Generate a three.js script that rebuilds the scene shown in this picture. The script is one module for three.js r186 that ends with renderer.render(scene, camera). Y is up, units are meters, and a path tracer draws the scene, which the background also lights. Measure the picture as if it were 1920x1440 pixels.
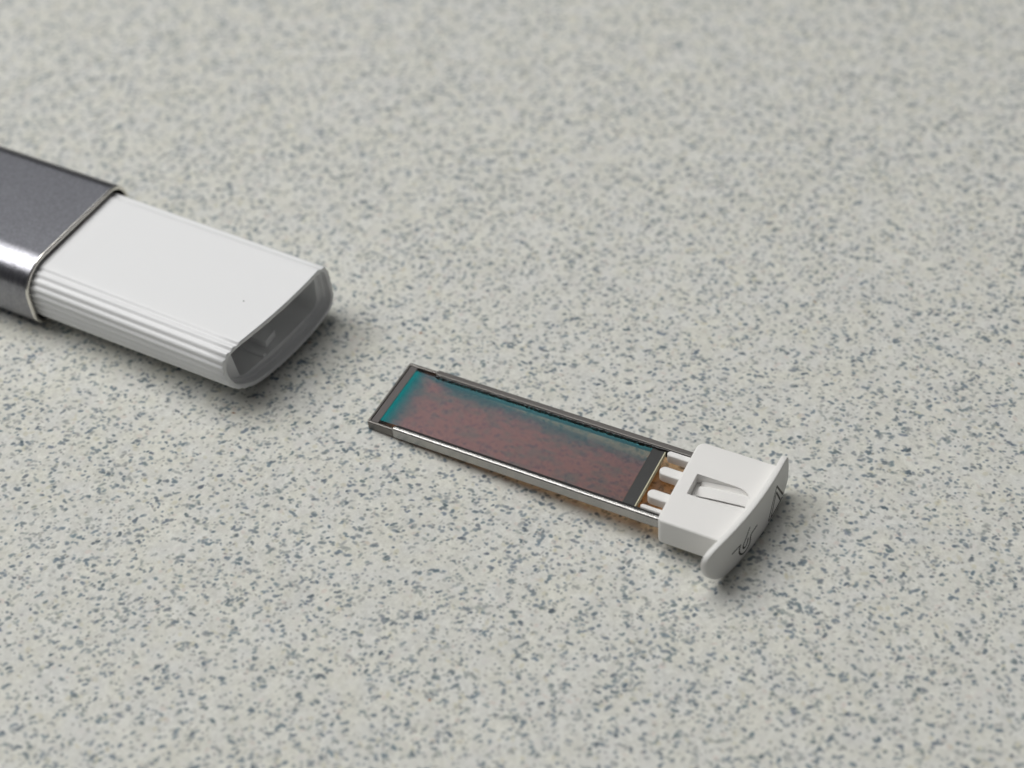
import * as THREE from 'three';
import { RoundedBoxGeometry } from 'three/addons/geometries/RoundedBoxGeometry.js';
import { mergeGeometries, mergeVertices, toCreasedNormals } from 'three/addons/utils/BufferGeometryUtils.js';
import { RectAreaLightUniformsLib } from 'three/addons/lights/RectAreaLightUniformsLib.js';
import { Brush, Evaluator, SUBTRACTION } from 'three-bvh-csg';

// ---------------------------------------------------------------- camera, ambient, lamps, exposure
const MM = 0.001, RAD = Math.PI / 180;
const scene = new THREE.Scene();
const camera = new THREE.PerspectiveCamera(28.06, 4 / 3, 0.01, 20);
camera.position.set(0, 0.165, 0);
camera.rotation.set(-48.3 * RAD, 0, -1.2 * RAD, 'YXZ');
camera.focus = 0.207;
camera.userData.fStop = 13;
const renderer = new THREE.WebGLRenderer();
renderer.toneMapping = THREE.LinearToneMapping;
renderer.toneMappingExposure = 1.0;
renderer.shadowMap.enabled = true;
scene.background = new THREE.Color().setRGB(0.065, 0.065, 0.068);   // the dim indoor surroundings
RectAreaLightUniformsLib.init();

function mesh(name, geometry, material, parent = scene) {
  const m = new THREE.Mesh(geometry, material);
  m.name = name; m.castShadow = m.receiveShadow = true;
  parent.add(m);
  return m;
}
function ceilingLight(name, label, x, z, w, d, radiance) {
  const g = new THREE.Group();
  g.name = name; g.position.set(x, 1.9, z); scene.add(g);
  g.userData = { label, category: 'ceiling light', group: 'ceiling lights over the table' };
  const frame = new THREE.MeshStandardMaterial({ color: 0xd8d8d6, roughness: 0.6 });
  for (const s of [-1, 1]) {
    mesh('frame_bar', new THREE.BoxGeometry(w + 0.06, 0.05, 0.03).translate(0, 0.025, s * (d / 2 + 0.015)), frame, g);
    mesh('frame_bar', new THREE.BoxGeometry(0.03, 0.05, d).translate(s * (w / 2 + 0.015), 0.025, 0), frame, g);
  }
  mesh('diffuser', new THREE.BoxGeometry(w, 0.01, d).translate(0, 0.03, 0), new THREE.MeshStandardMaterial({ color: 0xffffff, emissive: 0xffffff, emissiveIntensity: 0.8 }), g);
  const l = new THREE.RectAreaLight(new THREE.Color().setRGB(1, 0.99, 0.97), radiance, w, d);
  l.position.set(0, 0.02, 0); l.rotation.x = -Math.PI / 2; g.add(l);
}
ceilingLight('ceiling_light', 'long bright ceiling light panel high above the left side of the table', -1.6, -0.7, 1.2, 1.5, 6.0);
ceilingLight('ceiling_light_001', 'smaller ceiling light panel above the back of the table', -0.4, -0.8, 1.0, 1.1, 5.3);

{                                              // added unseen glow panel, there for the film and the metal sleeve to mirror
  const g = new THREE.Group(), w = 2.2, h = 1.4;
  g.name = 'window'; g.position.set(-0.3, 0.8, -1.6); scene.add(g);
  g.userData = { label: 'wide dim glowing panel added out of view behind the table for reflections', category: 'window' };
  const bar = new THREE.MeshStandardMaterial({ color: 0xb9b9b6, roughness: 0.6 });
  for (const s of [-1, 1]) mesh('frame_bar', new THREE.BoxGeometry(0.05, h + 0.1, 0.05).translate(s * (w / 2 + 0.025), h / 2, 0), bar, g);
  for (const y of [-0.025, h + 0.025]) mesh('frame_bar', new THREE.BoxGeometry(w, 0.05, 0.05).translate(0, y, 0), bar, g);
  mesh('glow_face', new THREE.BoxGeometry(w, h, 0.01).translate(0, h / 2, -0.01), new THREE.MeshStandardMaterial({ color: 0x26292c, roughness: 0.5, emissive: 0xdfeaff, emissiveIntensity: 0.02 }), g);
  const l = new THREE.RectAreaLight(new THREE.Color().setRGB(0.9, 0.98, 1.06), 0.11, w, h);
  l.position.set(0, h / 2, 0); l.rotation.y = Math.PI; g.add(l);
}

// ---------------------------------------------------------------- seeded noise
let seed = 20231;
const rnd = () => { seed = (seed * 1664525 + 1013904223) >>> 0; return seed / 4294967296; };
function tileNoise(size, cells) {              // periodic value noise, returns Float32Array 0..1
  const g = new Float32Array(cells * cells).map(() => rnd()), out = new Float32Array(size * size), sm = (t) => t * t * (3 - 2 * t);
  for (let y = 0; y < size; y++) {
    const fy = (y / size) * cells, y0 = Math.floor(fy), ty = sm(fy - y0), r0 = (y0 % cells) * cells, r1 = ((y0 + 1) % cells) * cells;
    for (let x = 0; x < size; x++) {
      const fx = (x / size) * cells, x0 = Math.floor(fx), tx = sm(fx - x0), x1 = (x0 + 1) % cells, xa = x0 % cells;
      const a = g[r0 + xa] + (g[r0 + x1] - g[r0 + xa]) * tx, b = g[r1 + xa] + (g[r1 + x1] - g[r1 + xa]) * tx;
      out[y * size + x] = a + (b - a) * ty;
    }
  }
  return out;
}
function texture(data, w, h, srgb) {
  const t = new THREE.DataTexture(data, w, h, THREE.RGBAFormat);
  t.wrapS = t.wrapT = THREE.RepeatWrapping; t.magFilter = t.minFilter = THREE.LinearFilter;
  if (srgb) t.colorSpace = THREE.SRGBColorSpace;
  t.needsUpdate = true;
  return t;
}

// ---------------------------------------------------------------- the table: speckled laminate
const TILE = 0.2, TS = 2048;                   // one tile of the print is 200 mm, 0.098 mm a pixel
function laminate() {
  const P = TS / (TILE * 1000), n = TS * TS;
  const rgb = new Float32Array(n * 3), base = [210, 210, 203];
  const n1 = tileNoise(TS, 40), n2 = tileNoise(TS, 130), n3 = tileNoise(TS, 420), n4 = tileNoise(TS, 1024), n5 = tileNoise(TS, 90);
  for (let i = 0; i < n; i++) {
    const v = (n1[i] - 0.5) * 3 + (n2[i] - 0.5) * 7 + (n3[i] - 0.5) * 15 + (n4[i] - 0.5) * 11, warm = (n5[i] - 0.5) * 5;
    rgb[i * 3] = base[0] + v + warm * 0.4; rgb[i * 3 + 1] = base[1] + v + warm * 0.15; rgb[i * 3 + 2] = base[2] + v - warm;
  }
  const splat = (cx, cy, rx, ry, ang, col, strength) => {   // one soft-edged grain, in mm
    const c = Math.cos(ang), s = Math.sin(ang), R = Math.ceil((Math.max(rx, ry) + 0.18) * P), X = cx * P, Y = cy * P, soft = 0.21;
    for (let y = Math.floor(Y - R); y <= Y + R; y++) for (let x = Math.floor(X - R); x <= X + R; x++) {
      const dx = (x - X) / P, dy = (y - Y) / P, p = (dx * c + dy * s) / rx, q = (-dx * s + dy * c) / ry, d = (Math.hypot(p, q) - 1) * Math.min(rx, ry);
      if (d > soft / 2) continue;
      const k = ((y + TS) % TS) * TS + ((x + TS) % TS), w = Math.min(1, Math.max(0, 0.5 - d / soft)) * strength * (0.78 + 0.44 * n3[k]);
      for (let j = 0; j < 3; j++) rgb[k * 3 + j] += (col[j] - rgb[k * 3 + j]) * Math.min(1, w);
    }
  };
  const T = TILE * 1000;
  const tone = (c, v) => { const k = (rnd() - 0.5) * v; return c.map((x) => x + k + (rnd() - 0.5) * v * 0.22); };
  for (let i = 0; i < 12000; i++) splat(rnd() * T, rnd() * T, 0.25 + rnd() * 0.5, 0.2 + rnd() * 0.3, rnd() * 3.2, tone([210, 208, 203], 12), 0.35);     // paler grains
  for (let i = 0; i < 2600; i++) splat(rnd() * T, rnd() * T, 0.2 + rnd() * 0.35, 0.15 + rnd() * 0.2, rnd() * 3.2, tone([182, 176, 146], 16), 0.3);    // straw
  for (let i = 0; i < 1800; i++) splat(rnd() * T, rnd() * T, 0.2 + rnd() * 0.3, 0.15 + rnd() * 0.2, rnd() * 3.2, tone([194, 176, 168], 16), 0.3);     // rose
  const blob = (x, y, m, size, col, k0) => {                                                         // a grain of m lumps
    let a = (rnd() - 0.5) * 2.0;
    for (let k = 0; k < m; k++) { const r = size * (0.75 + rnd() * 0.5); splat(x, y, r * (1 + rnd() * 0.35), r * (0.78 + rnd() * 0.24), a + (rnd() - 0.5) * 1.5, col, k0 * (0.8 + rnd() * 0.3)); x += Math.cos(a) * size * 1.45; y += Math.sin(a) * size * 1.45; a += (rnd() - 0.5) * 2.4; }
  };
  for (let i = 0; i < 34000; i++) splat(rnd() * T, rnd() * T, 0.08 + rnd() * 0.15, 0.08 + rnd() * 0.09, (rnd() - 0.5) * 2, tone([144, 146, 143], 26), 0.45 + rnd() * 0.45);
  for (let i = 0; i < 8500; i++) blob(rnd() * T, rnd() * T, 1 + Math.floor(rnd() * 3.4), 0.13 + rnd() * 0.1, tone([138, 144, 143], 18), 0.55);            // pale grey-blue
  for (let i = 0; i < 28000; i++) { const r = rnd(); blob(rnd() * T, rnd() * T, 1 + Math.floor(rnd() * rnd() * 3.8), 0.125 + rnd() * 0.115, tone(r < 0.5 ? [108, 121, 130] : r < 0.8 ? [120, 130, 134] : [92, 104, 112], 20), 0.5 + rnd() * 0.45); }   // dark blue-grey
  for (let i = 0; i < 12; i++) splat(rnd() * T, rnd() * T, 0.12 + rnd() * 0.12, 0.1 + rnd() * 0.08, rnd() * 3.2, tone([128, 84, 60], 20), 0.8);
  const d = new Uint8Array(n * 4);
  for (let i = 0; i < n; i++) {
    for (let j = 0; j < 3; j++) d[i * 4 + j] = Math.max(0, Math.min(255, rgb[i * 3 + j]));
    d[i * 4 + 3] = 255;
  }
  const bs = 1024, b1 = tileNoise(bs, 512), b2 = tileNoise(bs, 200), bump = new Uint8Array(bs * bs * 4);
  for (let i = 0; i < bs * bs; i++) { bump[i * 4] = bump[i * 4 + 1] = bump[i * 4 + 2] = 255 * (0.6 * b1[i] + 0.4 * b2[i]); bump[i * 4 + 3] = 255; }
  return { map: texture(d, TS, TS, true), bumpMap: texture(bump, bs, bs, false) };
}
{
  const maps = laminate(), g = new THREE.BoxGeometry(1.4, 0.028, 1.0), p = g.attributes.position, uv = g.attributes.uv, nn = g.attributes.normal;
  for (let i = 0; i < p.count; i++) {
    const [u, v] = Math.abs(nn.getY(i)) > 0.5 ? [p.getX(i), p.getZ(i)] : Math.abs(nn.getX(i)) > 0.5 ? [p.getZ(i), p.getY(i)] : [p.getX(i), p.getY(i)];
    uv.setXY(i, u / TILE + 0.37, v / TILE + 0.21);
  }
  maps.bumpMap.repeat.set(2, 2);
  const m = new THREE.MeshPhysicalMaterial({ map: maps.map, roughness: 0.66, specularIntensity: 0.6, bumpMap: maps.bumpMap, bumpScale: 0.00003 });
  const t = mesh('table_top', g, m);
  t.position.set(0, -0.014, -0.15);
  t.userData = { kind: 'structure', label: 'pale grey speckled laminate table top', category: 'table' };
}

// ---------------------------------------------------------------- geometry helpers; local axes: x along the stick, y up, z across (all mm)
function creased(g, angle) {                 // vertices are matched on a 0.01 grid, so work in units of 0.02 mm
  g.scale(50000, 50000, 50000);
  const r = toCreasedNormals(g, angle);
  r.scale(1 / 50000, 1 / 50000, 1 / 50000);
  return r;
}
function loft(loops, { capStart = false, capEnd = false, crease = 0.6, uv } = {}) {
  const N = loops[0].length, pos = [], idx = [];
  for (const l of loops) for (const p of l) pos.push(p[0], p[1], p[2]);
  for (let k = 0; k + 1 < loops.length; k++) for (let i = 0; i < N; i++) {
    const a = k * N + i, b = k * N + ((i + 1) % N), c = a + N, d = b + N;
    idx.push(a, b, d, a, d, c);
  }
  const cap = (k, flip) => {
    const l = loops[k], c = l.reduce((s, p) => [s[0] + p[0] / N, s[1] + p[1] / N, s[2] + p[2] / N], [0, 0, 0]), at = pos.length / 3;
    pos.push(...c);
    for (let i = 0; i < N; i++) { const a = k * N + i, b = k * N + ((i + 1) % N); flip ? idx.push(at, a, b) : idx.push(at, b, a); }
  };
  if (capStart) cap(0, false);
  if (capEnd) cap(loops.length - 1, true);
  let g = new THREE.BufferGeometry();
  g.setAttribute('position', new THREE.Float32BufferAttribute(pos.map((v) => v * MM), 3));
  g.setIndex(idx);
  g = creased(g, crease);
  const p = g.attributes.position, t = new Float32Array(p.count * 2);
  for (let i = 0; i < p.count; i++) { const [u, v] = uv ? uv(p.getX(i) / MM, p.getY(i) / MM, p.getZ(i) / MM) : [p.getX(i) / 0.02, (p.getZ(i) + p.getY(i) * 0.7) / 0.02]; t[i * 2] = u; t[i * 2 + 1] = v; }
  g.setAttribute('uv', new THREE.BufferAttribute(t, 2));
  return g;
}
function resample(pts, N) {                    // closed polyline [z, y] -> N points spaced evenly
  const L = [0];
  for (let i = 0; i < pts.length; i++) { const a = pts[i], b = pts[(i + 1) % pts.length]; L.push(L[i] + Math.hypot(b[0] - a[0], b[1] - a[1])); }
  const out = []; let k = 0;
  for (let i = 0; i < N; i++) {
    const s = (i / N) * L[pts.length];
    while (L[k + 1] < s) k++;
    const t = (s - L[k]) / (L[k + 1] - L[k] || 1), a = pts[k], b = pts[(k + 1) % pts.length];
    out.push([a[0] + (b[0] - a[0]) * t, a[1] + (b[1] - a[1]) * t]);
  }
  return out;
}
function roundSection(z0, z1, y0, y1, corners, inset = 0) {   // corners: near-top, near-bottom, far-bottom, far-top as [rz, ry]; starts at the middle of the top
  const pts = [[(z0 + z1) / 2, y1 - inset]], arc = (cz, cy, rz, ry, a0) => { for (let i = 0; i <= 24; i++) { const a = (a0 - (i / 24) * 90) * RAD; pts.push([cz + rz * Math.cos(a), cy + ry * Math.sin(a)]); } };
  const c = corners.map(([a, b]) => [a - inset, b - inset]), Z0 = z0 + inset, Z1 = z1 - inset, Y0 = y0 + inset, Y1 = y1 - inset;
  arc(Z1 - c[0][0], Y1 - c[0][1], ...c[0], 90); arc(Z1 - c[1][0], Y0 + c[1][1], ...c[1], 0);
  arc(Z0 + c[2][0], Y0 + c[2][1], ...c[2], -90); arc(Z0 + c[3][0], Y1 - c[3][1], ...c[3], -180);
  return pts;
}
function smoothClosed(ctrl, m = 500) {
  const c = new THREE.CatmullRomCurve3(ctrl.map(([z, y]) => new THREE.Vector3(z, y, 0)), true, 'centripetal');
  return c.getPoints(m).slice(0, m).map((v) => [v.x, v.y]);
}
function offset(loop, d) {                     // moves a clockwise [z, y] loop inwards by d
  const N = loop.length;
  return loop.map((p, i) => { const a = loop[(i + N - 2) % N], b = loop[(i + 2) % N], tx = b[0] - a[0], ty = b[1] - a[1], l = Math.hypot(tx, ty) || 1; return [p[0] - (-ty / l) * d, p[1] - (tx / l) * d]; });
}
function box(x0, x1, y0, y1, z0, z1, r = 0.1, seg = 3) {
  return new RoundedBoxGeometry((x1 - x0) * MM, (y1 - y0) * MM, (z1 - z0) * MM, seg, r * MM).translate(((x0 + x1) / 2) * MM, ((y0 + y1) / 2) * MM, ((z0 + z1) / 2) * MM);
}

// ---------------------------------------------------------------- materials
function grainMap(size, cells, amount, tint) {
  const a = tileNoise(size, cells), b = tileNoise(size, Math.round(cells / 4)), d = new Uint8Array(size * size * 4);
  for (let i = 0; i < size * size; i++) { const v = 1 - amount * (0.65 * a[i] + 0.35 * b[i]); for (let j = 0; j < 3; j++) d[i * 4 + j] = 255 * Math.min(1, tint[j] * v); d[i * 4 + 3] = 255; }
  return texture(d, size, size, true);
}
const fine = grainMap(512, 256, 0.9, [1, 1, 1]); fine.colorSpace = THREE.NoColorSpace;
const M = {
  white: new THREE.MeshPhysicalMaterial({ color: new THREE.Color().setRGB(0.84, 0.845, 0.85), roughness: 0.42, bumpMap: fine, bumpScale: 0.000006, specularIntensity: 0.8 }),
  grip: new THREE.MeshPhysicalMaterial({ color: new THREE.Color().setRGB(0.8, 0.79, 0.77), roughness: 0.55, bumpMap: fine, bumpScale: 0.000012, specularIntensity: 0.7 }),
  sleeve: new THREE.MeshPhysicalMaterial({ color: new THREE.Color().setRGB(0.36, 0.36, 0.39), map: grainMap(512, 230, 0.22, [1, 1, 1]), metalness: 1, roughness: 0.29, bumpMap: fine, bumpScale: 0.000016 }),
  sleeveEdge: new THREE.MeshPhysicalMaterial({ color: new THREE.Color().setRGB(0.82, 0.79, 0.73), metalness: 1, roughness: 0.2 }),
  steel: new THREE.MeshPhysicalMaterial({ color: new THREE.Color().setRGB(0.42, 0.41, 0.395), metalness: 1, roughness: 0.17, bumpMap: fine, bumpScale: 0.000012 }),
  darkMetal: new THREE.MeshPhysicalMaterial({ color: new THREE.Color().setRGB(0.17, 0.16, 0.15), metalness: 1, roughness: 0.32 }),
  border: new THREE.MeshPhysicalMaterial({ color: new THREE.Color().setRGB(0.03, 0.03, 0.029), roughness: 0.35 }),
  black: new THREE.MeshPhysicalMaterial({ color: new THREE.Color().setRGB(0.012, 0.012, 0.011), roughness: 0.22 }),
  bead: new THREE.MeshPhysicalMaterial({ color: new THREE.Color().setRGB(0.015, 0.014, 0.013), roughness: 0.12, ior: 1.6 }),
  edge: new THREE.MeshPhysicalMaterial({ color: new THREE.Color().setRGB(0.6, 0.58, 0.42), roughness: 0.4 }),
};

// ---------------------------------------------------------------- the stick: white plastic holder pushed into a metal sleeve
{
  const g = new THREE.Group();
  g.name = 'sample_holder'; scene.add(g);
  g.position.set(-59.61 * MM, 0.01 * MM, -178.56 * MM);
  g.rotation.set(0, -26.5 * RAD, 0, 'YXZ');
  g.userData = { label: 'white plastic stick with ribbed sides and open end, half inside a grey metal sleeve', category: 'holder' };
  const N = 300, corners = [[5.4, 4.6], [3.8, 3.8], [3.6, 3.6], [3.2, 3.6]], zA = -2.2, zB = 22.1, top = 11.7;
  const sec = (inset) => resample(roundSection(zA, zB, 0, top, corners, inset), N);
  const edge = (z) => -0.034 * z;              // the mouth of the sleeve is cut slightly askew
  const at = (loop, x) => loop.map(([z, y]) => [x + edge(z), y, z]);
  const sleeve = mesh('sleeve', loft([at(sec(0.0), -31), at(sec(0), -20), at(sec(0), -10), at(sec(0), -3), at(sec(0), -0.28)], { capStart: true, crease: 0.7 }), M.sleeve, g);
  mesh('sleeve_rim', loft([at(sec(0), -0.28), at(sec(0.03), -0.12), at(sec(0.12), 0), at(sec(0.5), 0.02), at(sec(0.6), -0.1)], { crease: 1.2 }), M.sleeveEdge, sleeve);
  mesh('sleeve_lining', loft([at(sec(0.6), -0.1), at(sec(0.6), -9)], { crease: 0.7 }), M.darkMetal, sleeve);

  const rimCtrl = [[11, 11.03], [15, 11.06], [18.2, 11.06], [20.2, 10.97], [21.7, 10.5], [22.65, 9.4], [22.95, 7.8], [22.6, 5.5], [21.5, 3.25], [19.7, 1.8], [17.6, 1.0], [14.5, 0.68], [10, 0.62], [6, 0.8], [3, 1.1], [0.9, 1.65], [-0.2, 2.75], [-0.5, 4.3], [-0.3, 6.6], [0, 8.6], [0.7, 10.2], [2, 10.9], [5, 11]];
  const rim = resample(smoothClosed(rimCtrl), N), root = resample(roundSection(zA, zB, 0, top, [[5.4, 4.6], [3.8, 3.8], [3.6, 3.6], [3.2, 3.6]], 1.15), N);
  const ribs = (i) => {                        // ridges run along both rounded sides
    const s = i / N, near = s > 0.137 && s < 0.368, far = s > 0.69 && s < 0.855;
    if (!near && !far) return 0;
    const a = near ? (s - 0.137) / 0.231 : (s - 0.69) / 0.165, n = near ? 11 : 6;
    return 0.24 * Math.pow(0.5 - 0.5 * Math.cos(a * n * 2 * Math.PI), 1.4);
  };
  const endX = (z) => 37.14 - 0.0343 * z - 0.00566 * z * z;
  const section = (t, inset = 0, ribbed = true) => {
    const l = rim.map((p, i) => [root[i][0] + (p[0] - root[i][0]) * t, root[i][1] + (p[1] - root[i][1]) * t]);
    const o = offset(l, inset), o2 = offset(l, inset + 1);
    return ribbed ? o.map((p, i) => [p[0] + (o2[i][0] - p[0]) * ribs(i), p[1] + (o2[i][1] - p[1]) * ribs(i)]) : o;
  };
  const place = (loop, f) => loop.map(([z, y]) => [f(z), y, z]);
  const walls = [];
  for (let k = 0; k <= 12; k++) { const t = k / 12; walls.push(place(section(t), (z) => -8 + t * (endX(z) - 0.12 + 8))); }
  walls.push(place(section(1, 0.1), (z) => endX(z) - 0.02), place(section(1, 0.22, false), (z) => endX(z)), place(section(1, 0.66, false), (z) => endX(z)), place(section(1, 0.78, false), (z) => endX(z) - 0.1));
  const body = mesh('body', loft(walls, { crease: 0.75 }), M.white, g);
  mesh('dust_speck', new THREE.SphereGeometry(0.11 * MM, 10, 8).scale(1, 0.5, 0.8).translate(30.58 * MM, 11.03 * MM, 12.24 * MM), M.black, body);
  // stepped mouth: a shallow recess all round, then the tunnel
  const rec = (d) => section(1, d, false);
  mesh('mouth_recess', loft([place(rec(0.78), (z) => endX(z) - 0.1), place(rec(0.8), (z) => endX(z) - 1.0), place(rec(1.15), (z) => endX(z) - 1.06), place(rec(1.2), (z) => endX(z) - 1.6)], { crease: 0.5 }), M.white, body);
  const tunnelCtrl = roundSection(1.6, 19.9, 2.6, 9.75, [[0.5, 0.5], [0.8, 0.8], [1.6, 1.6], [1.2, 1.2]]).map(([z, y]) => [z - (z > 15 ? (9.75 - y) * 0.14 : 0), y]);
  const tunnel = resample(tunnelCtrl, N);
  mesh('mouth_step', loft([place(rec(1.2), (z) => endX(z) - 1.6), place(tunnel, (z) => endX(z) - 1.65)], { crease: 0.5 }), M.white, body);
  mesh('tunnel', loft([place(tunnel, (z) => endX(z) - 1.65), place(tunnel, () => 28), place(tunnel, () => 8)], { capEnd: true, crease: 0.5 }), M.white, body);
  mesh('tunnel_rail', box(14, 33.2, 2.5, 4.0, 9.8, 12.4, 0.1), M.white, body);
  mesh('tunnel_rail', box(12, 33.8, 2.5, 3.1, 13.6, 14.2, 0.1), M.white, body);
}

// ---------------------------------------------------------------- the cartridge: framed glass plate with a white grip
{
  const g = new THREE.Group();
  g.name = 'glass_cartridge'; scene.add(g);
  g.position.set(-14.42 * MM, 0.01 * MM, -150.09 * MM);
  g.rotation.set(0, -27.7 * RAD, 3.75 * RAD, 'YXZ');
  g.userData = { label: 'thin metal framed glass plate with teal and rose sheen and a white grip end', category: 'cartridge' };

  // frame
  const frame = mesh('frame', mergeGeometries([box(-0.1, 0.3, 0, 1.62, 0.3, 12.1, 0.14), box(-0.1, 5, 0, 1.62, 11.95, 12.42, 0.16), box(-0.1, 5, 0, 1.62, 0, 0.5, 0.16)]), M.darkMetal, g);
  mesh('end_ledge', box(0.3, 1.42, 0.4, 1.5, 0.45, 11.95, 0.06), new THREE.MeshPhysicalMaterial({ color: new THREE.Color().setRGB(0.1, 0.088, 0.085), roughness: 0.5 }), frame);
  mesh('side_rail', box(3.9, 45, 0, 1.92, 11.72, 12.5, 0.3, 5), M.steel, frame);
  mesh('side_rail', box(4.6, 45, 0, 1.86, -0.05, 0.85, 0.12, 4), M.darkMetal, frame);
  mesh('dark_gap_strip', box(4.2, 44.5, 0.5, 1.55, 11.3, 11.75, 0.05), M.black, frame);  // black strip standing in for the shaded gap inside the near rail
  {                                            // uneven line of sealant along the far rail
    const pts = [];
    for (let u = 4.7; u <= 43.6; u += 0.22) pts.push(new THREE.Vector3(u * MM, (1.62 + rnd() * 0.07) * MM, (0.98 + (rnd() - 0.5) * 0.12) * MM));
    mesh('sealant_bead', new THREE.TubeGeometry(new THREE.CatmullRomCurve3(pts), 700, 0.15 * MM, 8), M.bead, frame);
    mesh('dark_gap_strip', box(4.6, 44, 0.5, 1.52, 0.8, 1.14, 0.04), M.black, frame);  // black strip in place of the dark gap between far rail and glass
  }
  // glass and its coating
  const glass = mesh('glass_plate', new THREE.BoxGeometry(38.9 * MM, 0.8 * MM, 11.2 * MM).translate(20.6 * MM, 1.0 * MM, 6.2 * MM),
    new THREE.MeshPhysicalMaterial({ color: new THREE.Color().setRGB(0.96, 0.93, 0.9), transmission: 1, thickness: 0, roughness: 0.03, ior: 1.5 }), g);
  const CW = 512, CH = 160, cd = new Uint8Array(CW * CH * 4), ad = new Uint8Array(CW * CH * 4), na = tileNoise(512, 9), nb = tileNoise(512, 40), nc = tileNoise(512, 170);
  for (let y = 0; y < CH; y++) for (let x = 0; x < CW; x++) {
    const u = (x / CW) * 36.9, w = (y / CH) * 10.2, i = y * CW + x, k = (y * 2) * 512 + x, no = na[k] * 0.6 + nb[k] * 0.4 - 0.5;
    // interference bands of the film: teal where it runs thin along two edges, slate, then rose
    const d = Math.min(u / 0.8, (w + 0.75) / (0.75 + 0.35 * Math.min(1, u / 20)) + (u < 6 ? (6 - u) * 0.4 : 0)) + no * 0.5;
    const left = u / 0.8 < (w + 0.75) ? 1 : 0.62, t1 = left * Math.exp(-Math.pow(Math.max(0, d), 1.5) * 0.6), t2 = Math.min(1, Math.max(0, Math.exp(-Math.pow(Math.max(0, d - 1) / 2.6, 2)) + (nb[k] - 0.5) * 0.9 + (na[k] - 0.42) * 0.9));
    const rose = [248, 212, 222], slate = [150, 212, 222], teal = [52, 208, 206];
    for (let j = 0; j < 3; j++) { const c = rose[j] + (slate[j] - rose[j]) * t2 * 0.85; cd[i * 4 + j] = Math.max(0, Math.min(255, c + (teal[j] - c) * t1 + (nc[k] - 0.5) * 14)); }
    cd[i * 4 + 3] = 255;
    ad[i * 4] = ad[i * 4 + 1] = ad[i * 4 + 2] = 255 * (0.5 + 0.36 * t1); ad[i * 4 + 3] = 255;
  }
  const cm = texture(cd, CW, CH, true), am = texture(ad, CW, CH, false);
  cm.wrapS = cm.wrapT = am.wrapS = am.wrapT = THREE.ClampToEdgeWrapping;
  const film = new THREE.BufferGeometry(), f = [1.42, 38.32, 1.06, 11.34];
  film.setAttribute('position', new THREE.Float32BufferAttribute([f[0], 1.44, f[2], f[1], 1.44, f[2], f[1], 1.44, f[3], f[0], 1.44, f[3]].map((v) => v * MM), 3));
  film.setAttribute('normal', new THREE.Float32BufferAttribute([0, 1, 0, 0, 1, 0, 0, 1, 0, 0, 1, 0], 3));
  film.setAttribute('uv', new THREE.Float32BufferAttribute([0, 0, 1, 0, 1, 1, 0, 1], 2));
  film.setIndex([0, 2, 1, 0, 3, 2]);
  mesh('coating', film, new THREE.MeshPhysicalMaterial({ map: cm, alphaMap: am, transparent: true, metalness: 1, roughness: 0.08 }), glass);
  mesh('border_strip', box(38.34, 40.05, 1.39, 1.46, 1.06, 11.34, 0.02, 1), M.border, glass);
  mesh('cut_edge', box(40.06, 40.24, 0.6, 1.46, 1.1, 11.3, 0.05, 2), M.edge, glass);

  mesh('amber_base', new THREE.BoxGeometry(43.6 * MM, 0.1 * MM, 11.2 * MM).translate(22.4 * MM, 0.16 * MM, 6.2 * MM),
    new THREE.MeshPhysicalMaterial({ color: new THREE.Color().setRGB(0.9, 0.74, 0.58), transmission: 1, thickness: 0, roughness: 0.25, ior: 1.4 }), g);

  // grip block with its recess
  const front = (z) => 56.08 - 0.034 * z - 0.0089 * z * z;
  const sh = new THREE.Shape(), X0 = 44.2, Z0 = -1.0, Z1 = 13.6, r = 0.9, e = 0.3;
  sh.moveTo(X0 + e + r, Z0 + e);
  for (let i = 0; i <= 20; i++) { const z = Z0 + e + ((Z1 - Z0 - 2 * e) * i) / 20; sh.lineTo(front(z) - 0.7, z); }
  sh.lineTo(X0 + e + r, Z1 - e);
  sh.absarc(X0 + e + r * 0.5, Z1 - e - r * 0.5, r * 0.5, Math.PI / 2, Math.PI, false);
  sh.absarc(X0 + e + r, Z0 + e + r, r, Math.PI, 1.5 * Math.PI, false);
  const up = (geo, y) => { geo.rotateX(Math.PI / 2); geo.translate(0, y, 0); geo.scale(MM, MM, MM); return geo; };   // shape's (x, y) -> (x, z), extruded downwards from y
  const plain = (geo) => { const m = mergeVertices(geo.deleteAttribute('uv').deleteAttribute('normal'), 1e-7); m.computeVertexNormals(); m.setAttribute('uv', new THREE.Float32BufferAttribute(new Float32Array(m.attributes.position.count * 2), 2)); return new Brush(m); };
  const solid = plain(up(new THREE.ExtrudeGeometry(sh, { depth: 4.6 - 2 * e, bevelEnabled: true, bevelSize: e, bevelThickness: e, bevelSegments: 5, curveSegments: 10 }), 3.4 - e));
  const rs = new THREE.Shape();
  rs.moveTo(46.1, 4.45); rs.lineTo(51.6, 4.45); rs.quadraticCurveTo(53.7, 4.6, 53.8, 6.2); rs.lineTo(53.8, 7.3); rs.quadraticCurveTo(53.7, 8.05, 53.0, 8.1); rs.lineTo(46.1, 8.1);
  const cut = plain(up(new THREE.ExtrudeGeometry(rs, { depth: 3.2, bevelEnabled: false, curveSegments: 14 }), 4.7));
  const slit = plain(new THREE.BoxGeometry(7.0 * MM, 2.6 * MM, 0.5 * MM).translate(50.0 * MM, 0.6 * MM, 6.95 * MM));
  const ev = new Evaluator(); ev.attributes = ['position', 'normal'];
  let res = ev.evaluate(ev.evaluate(solid, cut, SUBTRACTION), slit, SUBTRACTION).geometry;
  res = creased(mergeVertices(res.deleteAttribute('normal'), 1e-7), 0.55);
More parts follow.
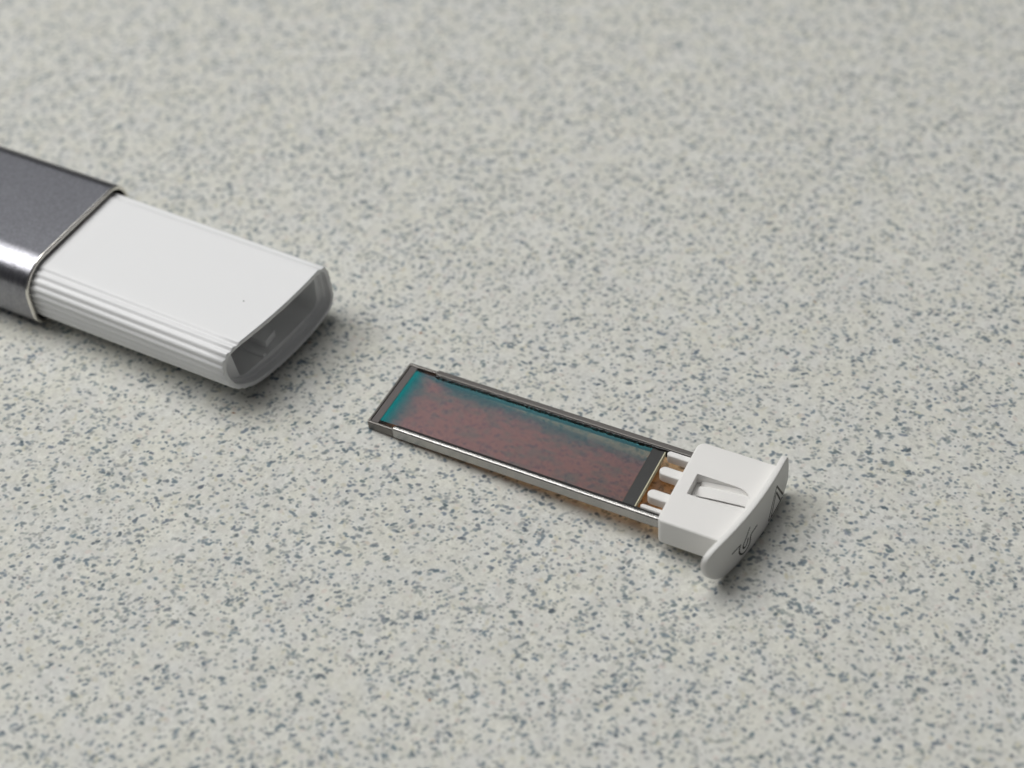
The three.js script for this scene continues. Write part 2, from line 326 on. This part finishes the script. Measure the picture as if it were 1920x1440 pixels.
  { const p = res.attributes.position, t = new Float32Array(p.count * 2); for (let i = 0; i < p.count; i++) { t[i * 2] = p.getX(i) / 0.02 + p.getY(i) / 0.03; t[i * 2 + 1] = p.getZ(i) / 0.02; } res.setAttribute('uv', new THREE.BufferAttribute(t, 2)); }
  const block = mesh('grip_block', res, M.grip, g);
  // sloping ridge and ramp inside the recess
  const tongue = (x, h) => [[x, 1.3, 4.5], [x, h - 0.1, 4.5], [x, h - 0.68, 4.9], [x, h - 0.64, 5.2], [x, h - 0.06, 5.45], [x, h, 5.6], [x, h - 0.08, 5.8], [x, h - 0.72, 6.66], [x, h - 0.9, 6.6], [x, h - 1.0, 5.9], [x, 1.0, 5.9]];
  mesh('recess_tongue', loft([tongue(46.7, 2.05), tongue(46.95, 2.4), tongue(48.6, 2.75), tongue(50.5, 3.05), tongue(52.2, 3.28), tongue(53.3, 3.42), tongue(53.82, 3.46)], { capStart: true, capEnd: true, crease: 0.6 }), M.grip, block);
  const ramp = (x, hn, hf) => [[x, 1.0, 7.7], [x, hf - 0.25, 7.6], [x, hf - 0.1, 7.0], [x, hf, 7.02], [x, hn, 8.14], [x, 1.0, 8.14]];
  mesh('recess_ramp', loft([ramp(46.12, 3.05, 1.8), ramp(48.5, 3.3, 2.15), ramp(51.5, 3.38, 2.6), ramp(53.82, 3.42, 2.95)], { capStart: true, capEnd: true, crease: 0.4 }), M.grip, block);
  // prongs between the plate and the block
  for (const [z0, z1, x] of [[1.0, 1.9, 40.6], [3.75, 5.25, 40.7], [7.95, 9.45, 40.8], [10.75, 11.4, 40.9]]) {
    const w = (z1 - z0) / 2, b = 0.2, p = new THREE.Shape();
    p.moveTo(45, z0 + b); p.lineTo(45, z1 - b); p.lineTo(x + w * 1.2, z1 - b);
    p.bezierCurveTo(x + b - 0.1, z1 - b, x + b - 0.1, z0 + b, x + w * 1.2, z0 + b);
    const q = new THREE.ExtrudeGeometry(p, { depth: 1.6 - 2 * b, bevelEnabled: true, bevelSize: b, bevelThickness: b, bevelSegments: 4, curveSegments: 14 });
    q.rotateX(Math.PI / 2); q.translate(0, 1.95 - b, 0); q.scale(MM, MM, MM);
    mesh('prong', creased(q.deleteAttribute('normal'), 0.8), M.grip, g);
  }

  // end flap: a bowed plate with two printed marks
  const N = 220, out = resample(smoothClosed([[7.5, 4.75], [12, 4.78], [15.2, 4.75], [16.6, 4.55], [17.4, 4.0], [17.72, 3.0], [17.6, 1.5], [17.0, -0.1], [16, -1.6], [14.6, -2.75], [12.7, -3.3], [10, -3.52], [7.4, -3.6], [4, -3.58], [1, -3.45], [-1.3, -3.1], [-2.7, -2.3], [-3.25, -1], [-3.2, 0.8], [-2.9, 2.6], [-2.4, 4.0], [-1.4, 4.6], [2, 4.72]]), N);
  const ring = (s, inset, dx) => { const o = offset(out, inset); return o.map(([z, y]) => { const Z = 7.2 + (z - 7.2) * s, Y = 0.5 + (y - 0.5) * s; return [front(Z) + dx, Y, Z]; }); };
  const loops = [], T = 0.8;
  for (const s of [0.02, 0.3, 0.6, 0.85]) loops.push(ring(s, 0.16, -T));
  loops.push(ring(1, 0.16, -T), ring(1, 0.05, -T + 0.04), ring(1, 0, -T + 0.15), ring(1, 0, -0.16), ring(1, 0.05, -0.04), ring(1, 0.17, 0));
  for (const s of [0.85, 0.6, 0.3, 0.02]) loops.push(ring(s, 0.17, 0));
  const cv = document.createElement('canvas'); cv.width = 1760; cv.height = 720;
  const cx = cv.getContext('2d');
  cx.fillStyle = '#e8e7e4'; cx.fillRect(0, 0, 1760, 720);
  cx.strokeStyle = '#1a1918'; cx.lineJoin = cx.lineCap = 'round'; cx.lineWidth = 24;
  const stroke = (pts, smooth) => {
    const q = pts.map(([w, n]) => [((w + 4) / 22) * 1760, (1 - (n + 4) / 9) * 720]);
    cx.beginPath(); cx.moveTo(...q[0]);
    for (let i = 1; i < q.length; i++) if (smooth && i < q.length - 1) cx.quadraticCurveTo(q[i][0], q[i][1], (q[i][0] + q[i + 1][0]) / 2, (q[i][1] + q[i + 1][1]) / 2); else cx.lineTo(...q[i]);
    cx.stroke();
  };
  stroke([[12.5, 0.2], [11.3, 0.15], [10.75, 0.1]]);
  stroke([[10.73, 0.1], [11.0, -0.55], [10.95, -1.4], [10.47, -2.2], [9.7, -2.6], [8.95, -2.3], [8.4, -1.7], [8.45, -0.4], [8.0, -0.1], [6.87, 0.05]], true);
  stroke([[8.75, 1.6], [9.4, 0.35], [10.05, -0.45], [10.15, -1.1], [9.75, -1.65], [9.2, -1.3], [9.0, -0.4]], true);
  stroke([[-1.3, -2.4], [1.4, 2.2], [3.4, -2.7]]);
  stroke([[2.6, -2.75], [1.35, 0.9], [-0.3, -2.4]]);
  stroke([[-1.0, -2.85], [3.2, -3.0]]);
  const ct = new THREE.CanvasTexture(cv); ct.colorSpace = THREE.SRGBColorSpace;
  mesh('end_flap', loft(loops, { capStart: true, capEnd: true, crease: 0.7, uv: (x, y, z) => [(z + 4) / 22, (y + 4) / 9] }), new THREE.MeshPhysicalMaterial({ map: ct, roughness: 0.5, specularIntensity: 0.8 }), g);
}

renderer.render(scene, camera);
